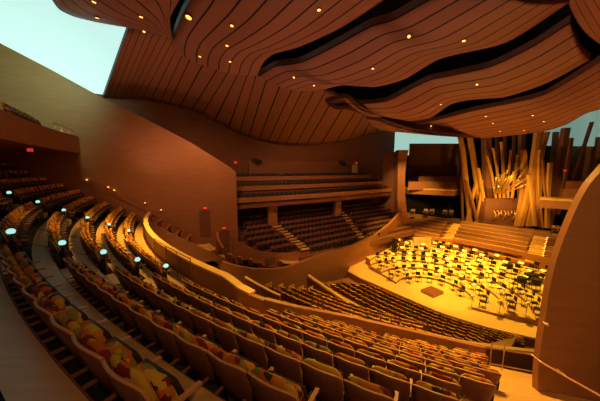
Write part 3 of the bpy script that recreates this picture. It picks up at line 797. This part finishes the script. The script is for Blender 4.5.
# musician chair and music stand
mb = MB(); mb.rbox((0, 0, .46), (.46, .44, .06), .025); cs = mb.mesh('seat', M['dark'], True)
mb = MB(); mb.rbox((0, .22, .78), (.44, .05, .34), .02, Matrix.Rotation(R_(-8), 3, 'X')); cb = mb.mesh('backrest', M['dark'], True)
leg_me = []
for sx in (-1, 1):
    for sy in (-1, 1):
        mb = MB(); mb.tube([(sx*.19, sy*.17, .45), (sx*.22, sy*.21, 0)], .016, 5); leg_me.append(mb.mesh('leg', M['dark']))
mb = MB()
mb.tube([(-.19, .26, .80), (-.19, .19, .45), (.19, .19, .45), (.19, .26, .80)], .014, 5)
post_me = mb.mesh('back_frame', M['dark'])
def make_chair():
    r = empty('orchestra_chair', (0, 0, 0))
    for nm, me in [('seat', cs), ('backrest', cb), ('back_frame', post_me)]+[('leg', m_) for m_ in leg_me]:
        o = bpy.data.objects.new(nm, me); col.objects.link(o); o.parent = r
    return r
mb = MB(); mb.box((0, 0, 0), (.52, .02, .34), Matrix.Rotation(R_(-55), 3, 'X')); desk = mb.mesh('desk', M['dark'])
mb = MB(); mb.box((0, .012, .016), (.46, .012, .31), Matrix.Rotation(R_(-55), 3, 'X')); sheet = mb.mesh('sheet_music', M['paper'])
mb = MB(); mb.tube([(0, 0, 0), (0, 0, 1.05)], .015, 5)
for q in range(3): mb.tube([(0, 0, .12), (.24*COS(q*2.094), .24*SIN(q*2.094), 0)], .012, 4)
pole = mb.mesh('pole', M['dark'])
def make_stand():
    r = empty('music_stand', (0, 0, 0))
    for nm, me, z in (('desk', desk, 1.08), ('sheet_music', sheet, 1.08), ('pole', pole, 0)):
        o = bpy.data.objects.new(nm, me); col.objects.link(o); o.parent = r; o.location = (0, 0, z)
    return r
pc = ps = None; nch = 0
rings = [2.35, 3.75, 5.45, 6.9, 8.5, 9.8, 11.1, 12.4]
for ri, r in enumerate(rings):
    a = (az0(r)+4 if r > 3 else -30); step = math.degrees(1.08/r); i = 0; e = az1(r)-3 if r > 3 else 120
    while a < e:
        r_c = r+random.uniform(-.12, .12); aa = a+random.uniform(-1, 1)*1.2
        if r_c+.45 < rmax(aa):
            x, y = azp(aa, r_c); zz = tier_z(r_c, aa)+.001
            q = proj((x, y, zz+.8))
            if q[0] < 546:
                if pc is None: o = pc = make_chair()
                else: o = copy_tree(pc)
                face = math.atan2(PD.y-y, PD.x-x)+PI/2+random.uniform(-.25, .25)
                o.location = (x, y, zz); o.rotation_euler = (0, 0, face); i += 1; nch += 1
                tag(o, 'black orchestra chair, %s arc from the podium, %s from the left' % (ORD[ri+1], ORD[i] if i < 27 else str(i)+'th'), 'chair', 'black chairs on the stage')
                if ri in (1, 2, 3, 4, 5, 6) and i % 2 == (0 if ri < 6 else 1):
                    x2, y2 = azp(aa+step*.42, r_c-.62); zz2 = tier_z(r_c-.62, aa)+.001
                    if ps is None: s_ = ps = make_stand()
                    else: s_ = copy_tree(ps)
                    s_.location = (x2, y2, zz2); s_.rotation_euler = (0, 0, face)
                    tag(s_, 'music stand before the %s chair arc from the podium, %s from the left' % (ORD[ri+1], ORD[(i+1)//2]), 'music stand', 'music stands on the stage')
        a += step
print('CHAIRS', nch)
# cream board with a curved brown shape, dark upright cases on the left
p = U(421.5, 252, .8); o = empty('acoustic_board', p, R_(-8)); mb = MB(); mb.box((0, 0, .98), (2.1, .08, 1.75)); mb.build('board', M['cream'], o)
mb = MB(); mb.tube([(.1+.28*COS(t_), -.07, .75+.28*SIN(t_)) for t_ in [x*.35 for x in range(0, 12)]], .09, 6); mb.build('brown_curve', M['shell'], o)
mb = MB(); mb.box((-.8, 0, .06), (.08, .6, .1)); mb.box((.8, 0, .06), (.08, .6, .1)); mb.build('feet', M['dark'], o)
tag(o, 'upright cream board with a small brown curved shape, back left of the stage', 'board')
def case(px, py, mat, lab):
    p = U(px, py, .6); mb = MB(); prof = [(0, .28), (.25, .36), (.6, .34), (.8, .25), (1.0, .3), (1.2, .26), (1.35, .12), (1.8, .10), (1.95, .04)]
    vs = []
    for z, w in prof: vs += [(-w, -.16, z), (w, -.16, z), (w, .16, z), (-w, .16, z)]
    fs = [(i*4+j, i*4+(j+1) % 4, (i+1)*4+(j+1) % 4, (i+1)*4+j) for i in range(len(prof)-1) for j in range(4)]+[(3, 2, 1, 0), tuple(len(vs)-4+i for i in range(4))]
    mb.add(vs, fs); o = mb.build('instrument_case', mat); o.location = p; tag(o, lab, 'instrument case')
case(394, 253, M['dark'], 'black upright instrument case at the back left of the stage')
case(401, 253, M['shell'], 'brown upright instrument case just right of the black one')
# percussion / stands clutter at far right: tall black stools
for i, (px, py) in enumerate(((521, 288), (528, 284), (535, 290), (533, 262+22), (508, 273))):
    p = U(px, py, .8); mb = MB()
    mb.tube([(0, 0, .42), (0, 0, .52), (0, 0, .95), (0, 0, 1.0)], [.18, .34, .36, .33], 12)
    o = mb.build('kettledrum', M['dark'], smooth=False); o.location = p
    mb = MB()
    for q in range(4): mb.tube([(.3*COS(q*PI/2), .3*SIN(q*PI/2), .6), (.34*COS(q*PI/2), .34*SIN(q*PI/2), 0)], .02, 4)
    mb.build('leg', M['dark'], o)
    tag(o, 'dark kettledrum at the back right of the stage, %s' % ('leftmost', 'second from the left', 'rightmost', 'behind the others', 'standing apart nearer the middle')[(1, 2, 4, 3, 0)[i] if i != 4 else 4], 'drum', 'dark drums at the back right of the stage')

# ------------------------------------------------------------ choir wall, benches, galleries round the organ
tops = [(405, 232), (430, 237), (465, 241), (500, 247), (540, 257), (575, 268)]
ctop = []
for i, (x, y) in enumerate(tops):
    ctop.append(D(x, y, cw[i].y))
ct = spline([Vector((p.x, p.y, t.z)) for p, t in zip(cw, ctop)], 24)
mb = MB(); mb.ribbon(ct, [p+cnrm*.25 for p in ct], -.1, [p.z for p in ct]); tag(mb.build('choir_wall', M['wallr']), 'long brown wall behind the orchestra chairs, below the choir benches', 'wall')
fm = MB()
def choir_pt(px, j):
    # point of choir row j (0 front) seen at column px
    o_ = cw[1]+cnrm*(.9+1.05*j); return V(px, 240, (o_.x, o_.y), (cdir.x, cdir.y))
NB = 6
for j in range(NB):
    z = 1.25+.30*j
    a_, b_ = choir_pt(398, j)-cnrm*.75, choir_pt(590, j)-cnrm*.75
    fm.ribbon([a_, b_], [a_+cnrm*1.06, b_+cnrm*1.06], z-.8, z)
structure(fm, 'floor_choir', M['riser'])
for j in range(NB):
    z = 1.25+.30*j
    for (x0, x1, lab) in ((404-j*.3, 439+j*1.6, 'left'), (452+j*1.6, 527+j*1.0, 'middle'), (546+j, 590, 'right')):
        a_, b_ = choir_pt(x0, j), choir_pt(x1, j); a_.z = b_.z = z
        mid = (a_+b_)/2; L = (b_-a_).length; r = empty('choir_bench', mid, math.atan2(cdir.y, cdir.x))
        s_ = 1 if (Matrix.Rotation(r.rotation_euler.z, 3, 'Z') @ Vector((0, 1, 0))).dot(cnrm) > 0 else -1
        mb = MB(); mb.box((0, -s_*.1, .42), (L, .36, .06)); mb.build('bench_seat', M['shell'], r)
        mb = MB(); mb.box((0, s_*.12, .62), (L, .06, .46), Matrix.Rotation(-s_*.12, 3, 'X')); bb = mb.build('bench_back', M['riser'], r)
        mb = MB(); mb.box((0, s_*.15, .865), (L, .10, .035)); mb.build('top_rail', M['ledge'], bb)
        mb = MB()
        for q in range(int(L/1.5)+1): mb.box((-L/2+.1+q*(L-.2)/max(1, int(L/1.5)), -s_*.1, .2), (.05, .3, .4))
        mb.build('bench_support', M['pipe'], r)
        tag(r, 'long brown choir bench in the %s section, %s from the stage' % (lab, ORD[j+1]), 'bench', 'choir benches below the organ')
def cstair(px0, px1, lab):
    root = empty('choir_stair', choir_pt(px0, 0)); root.location.z = 1.25
    for j in range(NB):
        for h in (0, 1):
            p = choir_pt(px0+(px1-px0)*(j+.5*h)/NB, j)-cnrm*(.55-.5*h); p.z = 1.25+.30*j+.075+.15*h
            mb = MB(); mb.box(p-root.location, (1.3, .5, .15), Matrix.Rotation(math.atan2(cdir.y, cdir.x), 3, 'Z')); mb.build('step', M['ledge'], root)
            mb = MB(); mb.ball(p-root.location+cdir*.55+Vector((0, 0, .12)), .07, 6, 4); mb.build('step_light', M['lamp'], root)
    tag(root, lab, 'stair')
cstair(446, 458, 'brightly lit stair through the choir benches, left of the organ')
cstair(537, 541, 'brightly lit stair through the choir benches, right of the organ')

def fascia(pts, z, h, lab, nm='gallery_parapet'):
    P = [U(x, y, z) for x, y in pts]; back = [p+Vector((p.x, p.y, 0)).normalized()*.25 for p in P]
    mb = MB(); mb.ribbon(P, back, z-h, z-.001); o = mb.build(nm, M['wallr'])
    mb = MB(); bk = [p+Vector((p.x, p.y, 0)).normalized()*2.2 for p in P]; f = [p-Vector((p.x, p.y, 0)).normalized()*.06 for p in P]
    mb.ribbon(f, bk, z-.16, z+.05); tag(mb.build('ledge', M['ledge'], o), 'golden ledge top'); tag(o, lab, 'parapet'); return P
fascia([(405, 188.2), (430, 189), (455, 190), (462, 188.5)], 8.05, .95, 'gallery front with golden ledge left of the organ')
PR = fascia([(540, 198.5), (548, 198.8), (570, 200), (600, 203)], 7.9, 1.05, 'gallery front with golden ledge right of the organ')
# stepped fronts above those ledges
def slab(px0, px1, py0, py1, Y0, Y1, nm, lab, mat, cat='parapet', th=.25):
    a_, b_ = D(px0, py1, Y0), D(px1, py1, Y1); c_, d_ = D(px0, py0, Y0), D(px1, py0, Y1)
    mb = MB(); mb.ribbon([a_, b_], [a_+Vector((.1, th, 0)), b_+Vector((.1, th, 0))], [a_.z, b_.z], [c_.z, d_.z]); o = mb.build(nm, mat)
    if lab: tag(o, lab, cat)
    else: o['kind'] = 'structure'
    return o
slab(418, 462, 176.5, 189, 41, 41, 'gallery_parapet', 'upper stepped wooden front left of the organ', M['wall'])
slab(408, 462, 181.5, 190, 40, 40, 'gallery_parapet', 'lower stepped wooden front left of the organ', M['wall'])
slab(566, 606, 181, 193, 29.5, 24.5, 'gallery_parapet', 'upper stepped wooden front right of the organ', M['wall'])
slab(563, 606, 189, 199, 28, 23.4, 'gallery_parapet', 'lower stepped wooden front right of the organ', M['wall'])
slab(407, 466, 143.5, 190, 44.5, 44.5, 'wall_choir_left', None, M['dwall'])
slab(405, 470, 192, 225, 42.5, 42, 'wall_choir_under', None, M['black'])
slab(548, 625, 137, 215, 35, 26.5, 'wall_choir_right', None, M['dwall'])
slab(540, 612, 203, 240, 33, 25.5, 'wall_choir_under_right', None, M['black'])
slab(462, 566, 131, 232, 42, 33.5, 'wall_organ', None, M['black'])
# seats under the left gallery and right gallery
for i, (px, py, Y) in enumerate(((413, 214, 39), (426, 214, 39), (432, 214, 39), (445, 215, 39), (451, 215, 39), (555, 232, 29), (561, 233, 28.5), (566, 235, 28))):
    o = copy_tree(proto); o.scale = (1.3,)*3; o.location = D(px, py, Y)-Vector((0, 0, .36)); o.rotation_euler = (0, 0, R_(-40))
    tag(o, 'dim seat under the gallery %s, %s from the left' % ('left of the organ' if i < 5 else 'right of the organ', ORD[i+1 if i < 5 else i-4]), 'seat', 'dim seats beside the organ')
for (px, py, Y) in ((496, 168.5, 0),): pass
mb = MB(); mb.box((0, 0, 0), (.34, .10, .20)); o = mb.build('exit_light', M['exitm']); o.location = D(565, 170.5, 30); tag(o, 'red exit light on the dark wall right of the organ', 'exit light')

# ------------------------------------------------------------ organ
def OY(px): return interp([(455, 37.0), (520, 32.6), (575, 28.4), (600, 27)], px)
organ = empty('pipe_organ', D(512, 228, OY(512)))
def opipe(pts, w, mat, name='wooden_pipe', dY=0):
    P = []
    for i, (x, y) in enumerate(pts):
        P.append(D(x, y, OY(pts[0][0])+dY)-organ.location)
    hw = w/F*OY(pts[0][0])/2; vs = []
    P = spline(P, 6) if len(P) > 2 else P
    for p in P:
        vs += [p+Vector((-hw, -hw*.8, 0)), p+Vector((hw, -hw*.9, 0)), p+Vector((hw, hw, 0)), p+Vector((-hw, hw, 0))]
    fs = [(i*4+j, i*4+(j+1) % 4, (i+1)*4+(j+1) % 4, (i+1)*4+j) for i in range(len(P)-1) for j in range(4)]+[(3, 2, 1, 0), tuple(len(vs)-4+i for i in range(4))]
    mb = MB(); mb.add(vs, fs); return mb.build(name, mat, organ)
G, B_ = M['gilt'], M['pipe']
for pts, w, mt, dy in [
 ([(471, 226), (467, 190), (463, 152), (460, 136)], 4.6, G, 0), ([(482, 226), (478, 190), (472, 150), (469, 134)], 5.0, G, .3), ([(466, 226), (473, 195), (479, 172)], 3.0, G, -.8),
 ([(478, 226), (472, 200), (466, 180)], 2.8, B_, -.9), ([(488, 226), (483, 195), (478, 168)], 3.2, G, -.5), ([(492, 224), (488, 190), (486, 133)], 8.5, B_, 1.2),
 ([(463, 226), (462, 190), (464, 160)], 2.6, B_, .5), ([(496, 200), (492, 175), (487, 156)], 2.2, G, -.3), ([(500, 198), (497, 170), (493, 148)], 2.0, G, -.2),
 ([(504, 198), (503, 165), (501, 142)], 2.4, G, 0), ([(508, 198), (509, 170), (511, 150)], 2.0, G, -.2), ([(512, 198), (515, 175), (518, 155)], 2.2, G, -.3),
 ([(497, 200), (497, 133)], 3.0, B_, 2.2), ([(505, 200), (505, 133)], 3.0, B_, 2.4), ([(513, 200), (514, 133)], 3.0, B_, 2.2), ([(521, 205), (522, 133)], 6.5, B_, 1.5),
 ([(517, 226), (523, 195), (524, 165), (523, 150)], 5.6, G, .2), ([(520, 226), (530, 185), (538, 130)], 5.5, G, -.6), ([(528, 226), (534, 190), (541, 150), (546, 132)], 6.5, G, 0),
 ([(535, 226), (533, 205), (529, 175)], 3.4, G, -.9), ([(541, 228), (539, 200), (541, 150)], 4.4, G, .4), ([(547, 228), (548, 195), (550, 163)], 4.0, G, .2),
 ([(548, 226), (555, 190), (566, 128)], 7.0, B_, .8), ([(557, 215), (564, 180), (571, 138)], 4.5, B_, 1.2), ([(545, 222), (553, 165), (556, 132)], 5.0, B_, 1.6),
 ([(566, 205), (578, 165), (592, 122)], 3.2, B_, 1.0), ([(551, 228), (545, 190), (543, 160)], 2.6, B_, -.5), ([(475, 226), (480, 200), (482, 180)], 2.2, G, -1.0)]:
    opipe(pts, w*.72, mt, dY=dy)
# horizontal trumpets spraying from the middle
random.seed(3)
base = D(502, 193, OY(502)-.5)-organ.location
for i in range(26):
    a = R_(-75+150*i/25); L = random.uniform(1.6, 3.0); e = Vector((SIN(a)*L*.95+.2, -.9-random.random()*.6, .55+COS(a)*L*.75+random.uniform(-.3, 1.0)))
    s_ = base+Vector((SIN(a)*.9, .2, -.1+.1*random.random()))
    mb = MB(); m_ = s_.lerp(base+e, .8); mb.tube([s_, m_, base+e], [.035, .06, .16], 7); mb.build('trumpet_pipe', M['brass'], organ, True)
# case and carved centre
mb = MB(); c0 = D(503, 212, OY(503))-organ.location; mb.box(c0+Vector((0, .8, 0)), (5.2, 1.6, 3.9)); mb.build('organ_case', M['dwall'], organ)
for i in range(7):
    mb = MB(); mb.tube([c0+Vector((-1.4+.45*i, -.12, -1.2+.3*(i % 3))), c0+Vector((-1.2+.45*i, -.3, -.4+.3*(i % 2))), c0+Vector((-1.5+.5*i, -.15, .3))], .11, 6); mb.build('carving', M['brass'], organ, True)
mb = MB(); mb.box(D(512, 229.5, OY(512)-.6)-organ.location, (15.5, 1.6, .8), Matrix.Rotation(math.atan2(cdir.y, cdir.x), 3, 'Z')); mb.build('organ_plinth', M['riser'], organ)
tag(organ, 'large fan of leaning wooden and gilt organ pipes at the back of the stage', 'organ')

# ------------------------------------------------------------ tall curved wall at the right, landing rail, handrail
sil = [(537.5, 405), (538, 375), (541, 345), (545, 320), (549.5, 290), (556, 262), (566, 233), (578, 205), (590, 184), (602, 170), (625, 145), (660, 120)]
Yw = 6.0
L_ = [D(x, y, Yw+.0*(x-540)/60) for x, y in sil]
vs = []; nS = len(L_)
L_ = spline(L_, 30); fs = []; K = 8
for i, p in enumerate(L_):
    for j in range(K+1):
        u = j/K; x = p.x+(13-p.x)*u; y = p.y-1.9*u+ .25*math.sin(PI*u); vs.append(Vector((x, y, p.z)))
q = K+1; N = len(L_)-1; n0 = len(vs); vs2 = vs+[v+Vector((.0, .16, 0)) for v in vs]
fs = [(i*q+j, i*q+j+1, (i+1)*q+j+1, (i+1)*q+j) for i in range(N) for j in range(K)]; nb = len(fs)
fs += [tuple(n0+x for x in f[::-1]) for f in fs]
edge_ = [i*q for i in range(N+1)]+[N*q+j for j in range(1, q)]+[i*q+K for i in range(N-1, -1, -1)]+[j for j in range(K-1, 0, -1)]
for i in range(len(edge_)):
    x, y = edge_[i], edge_[(i+1) % len(edge_)]; fs.append((x, y, n0+y, n0+x))
mb = MB(); mb.add(vs2, fs); structure(mb, 'wall_right', M['wallr'])
p = D(547, 324.5, 5.93); mb = MB(); mb.ball((0, 0, 0), .045, 8, 6); mb.tube([(0, 0, 0), (0, .10, 0)], .02, 6); o = mb.build('wall_bumper', M['cream'], smooth=True); o.location = p
tag(o, 'small pale round knob on the edge of the tall right wall', 'knob')
P = [D(541, 362, 5.75), D(570, 379, 5.2), D(606, 399, 4.6)]
mb = MB(); mb.tube(P, .022, 6); o = mb.build('wall_handrail', M['edge'])
for p in (P[0], P[1]): 
    mb = MB(); mb.tube([p, p+Vector((0, .3, 0))], .012, 5); mb.build('rail_bracket', M['steel'], o)
tag(o, 'thin golden handrail on the tall right wall', 'handrail')
# landing rail with posts
za = zf(11)
r0_, r1_ = U(489, 372, za), U(535, 381, za)
mb = MB(); P = [r0_.lerp(r1_, t_) for t_ in (0, .28, 1)]
hz = 1.0
mb.tube([P[0]+Vector((0, 0, hz)), P[-1]+Vector((0, 0, hz))], .03, 6); o = mb.build('landing_rail', M['steel'])
for p in P:
    mb = MB(); mb.tube([p, p+Vector((0, 0, hz+.25))], .02, 6); mb.build('post', M['steel'], o)
mb = MB(); mb.tube([P[0]+Vector((0, 0, .35)), P[-1]+Vector((0, 0, .35))], .02, 6); mb.build('mid_rail', M['steel'], o)
tag(o, 'metal guard rail at the front of the right landing', 'guard rail')

# ------------------------------------------------------------ light
def spot(loc, tgt, power, ang, blend=.6, c=(1, .50, .13), r=.15):
    l = bpy.data.lights.new('lamp', 'SPOT'); l.energy = power; l.color = c; l.spot_size = R_(ang); l.spot_blend = blend; l.shadow_soft_size = r
    o = bpy.data.objects.new('house_and_fill_spot', l); col.objects.link(o); o.location = loc
    o.rotation_euler = (Vector(tgt)-Vector(loc)).to_track_quat('-Z', 'Y').to_euler()
    return o
WARM = (1, .50, .07); RED = (1, .42, .16)

for (x, y) in ((12, 24), (17, 27), (21, 30), (17, 20), (22, 24), (14, 30)):
    spot((x, y, 14.2), (x+.5, y+.5, 0), 8200, 62, .5, (1, .49, .045))
# house light and added fill over the balcony, from under the sails
for (x, y, z, tx, ty, tz, p, a) in ((2.5, 10, 16.2, 1, 7.5, 7, 3400, 75), (5, 10.5, 16, 5, 7, 5, 4600, 85), (-8, 14, 16.6, -8.5, 14.5, 7, 9500, 58), (3, 16, 16, 4, 15, 2, 2300, 95),
        (11, 13, 15.5, 10, 15, 0, 1300, 95), (-3, 13, 16, -4.5, 11, 7, 3000, 58), (7, 9, 12, 7.5, 8, 4, 900, 70)):
    spot((x, y, z), (tx, ty, tz), p, a, 1, WARM, .3)
spot((-4, 12, 16), (-8.3, 9.6, 8), 2600, 40, 1, WARM, .3)
spot((5, 15, 14), (5, 20, 0), 2600, 80, 1, WARM, .3)
# added fill, no such fixtures seen: seat backs, right wall, left wall
spot((3, -4, 17), (4, 6.5, 7), 1000, 100, 1, (1, .46, .16), .4)
spot((1.5, -3, 13), (9, 5, 8), 620, 80, 1, (1, .50, .13), .4)
spot((-9, 3, 16), (-14, 20, 11), 1000, 100, 1, (1, .46, .15), .4)
spot((-14, 13, 18.6), (-21, 19, 16), 1300, 100, 1, (.5, .95, .6), .4)  # added teal spot standing in for window daylight on the left wall
# far terrace and gallery, organ
spot((4, 22, 15.6), (2, 32, 5), 1800, 120, 1, RED, .3)
spot((-6, 17, 16), (-9, 22, 8), 1500, 120, 1, RED, .3)
spot((20, 25, 13.5), (26.5, 31.5, 7), 6500, 62, .9, (1, .5, .08))
spot((24, 29, 3.2), (28, 33, 9), 2600, 80, .9, (1, .5, .08))
spot((17, 32, 13.5), (19.5, 38.5, 8), 4500, 45, .9, (1, .5, .08))
spot((12, 29, 14.5), (15.3, 36.6, 9), 3500, 40, .9, (1, .5, .12))
spot((24, 20, 13), (28, 27, 8), 2500, 50, .9, (1, .5, .08))
# unseen uplights added to wash the ceiling sails
for (x, y, z, tx, ty, tz, p) in ((-1, 17, 6.5, 0, 13, 17, 700), (7, 22, 1.5, 9, 18, 17, 850), (17, 24, 1.2, 18, 22, 16, 620), (-12, 18, 9.5, -10, 19, 17, 250), (2, 5, 9.2, 4, 9, 17, 230)):
    spot((x, y, z), (tx, ty, tz), p, 130, 1, (1, .49, .35), .4)
def point(loc, p, c=RED, r=.3):
    l = bpy.data.lights.new('lamp', 'POINT'); l.energy = p; l.color = c; l.shadow_soft_size = r
    o = bpy.data.objects.new('house_point', l); col.objects.link(o); o.location = loc
w = bpy.data.worlds.new('World'); bpy.context.scene.world = w; w.use_nodes = True
w.node_tree.nodes['Background'].inputs[0].default_value = (.9, .35, .18, 1); w.node_tree.nodes['Background'].inputs[1].default_value = .0

# ------------------------------------------------------------ camera
cam = bpy.data.cameras.new('Camera'); co = bpy.data.objects.new('Camera', cam); col.objects.link(co)
cam.sensor_width = 36; cam.lens = 36*F/600; cam.clip_start = .05; cam.clip_end = 300
co.location = EYEV; co.rotation_euler = (PI/2-PT, 0, 0)
sc = bpy.context.scene; sc.camera = co
sc.view_settings.view_transform = 'Standard'; sc.view_settings.look = 'None'; sc.view_settings.gamma = 1; sc.view_settings.exposure = 0.12
sc.cycles.max_bounces = 8; sc.cycles.diffuse_bounces = 5
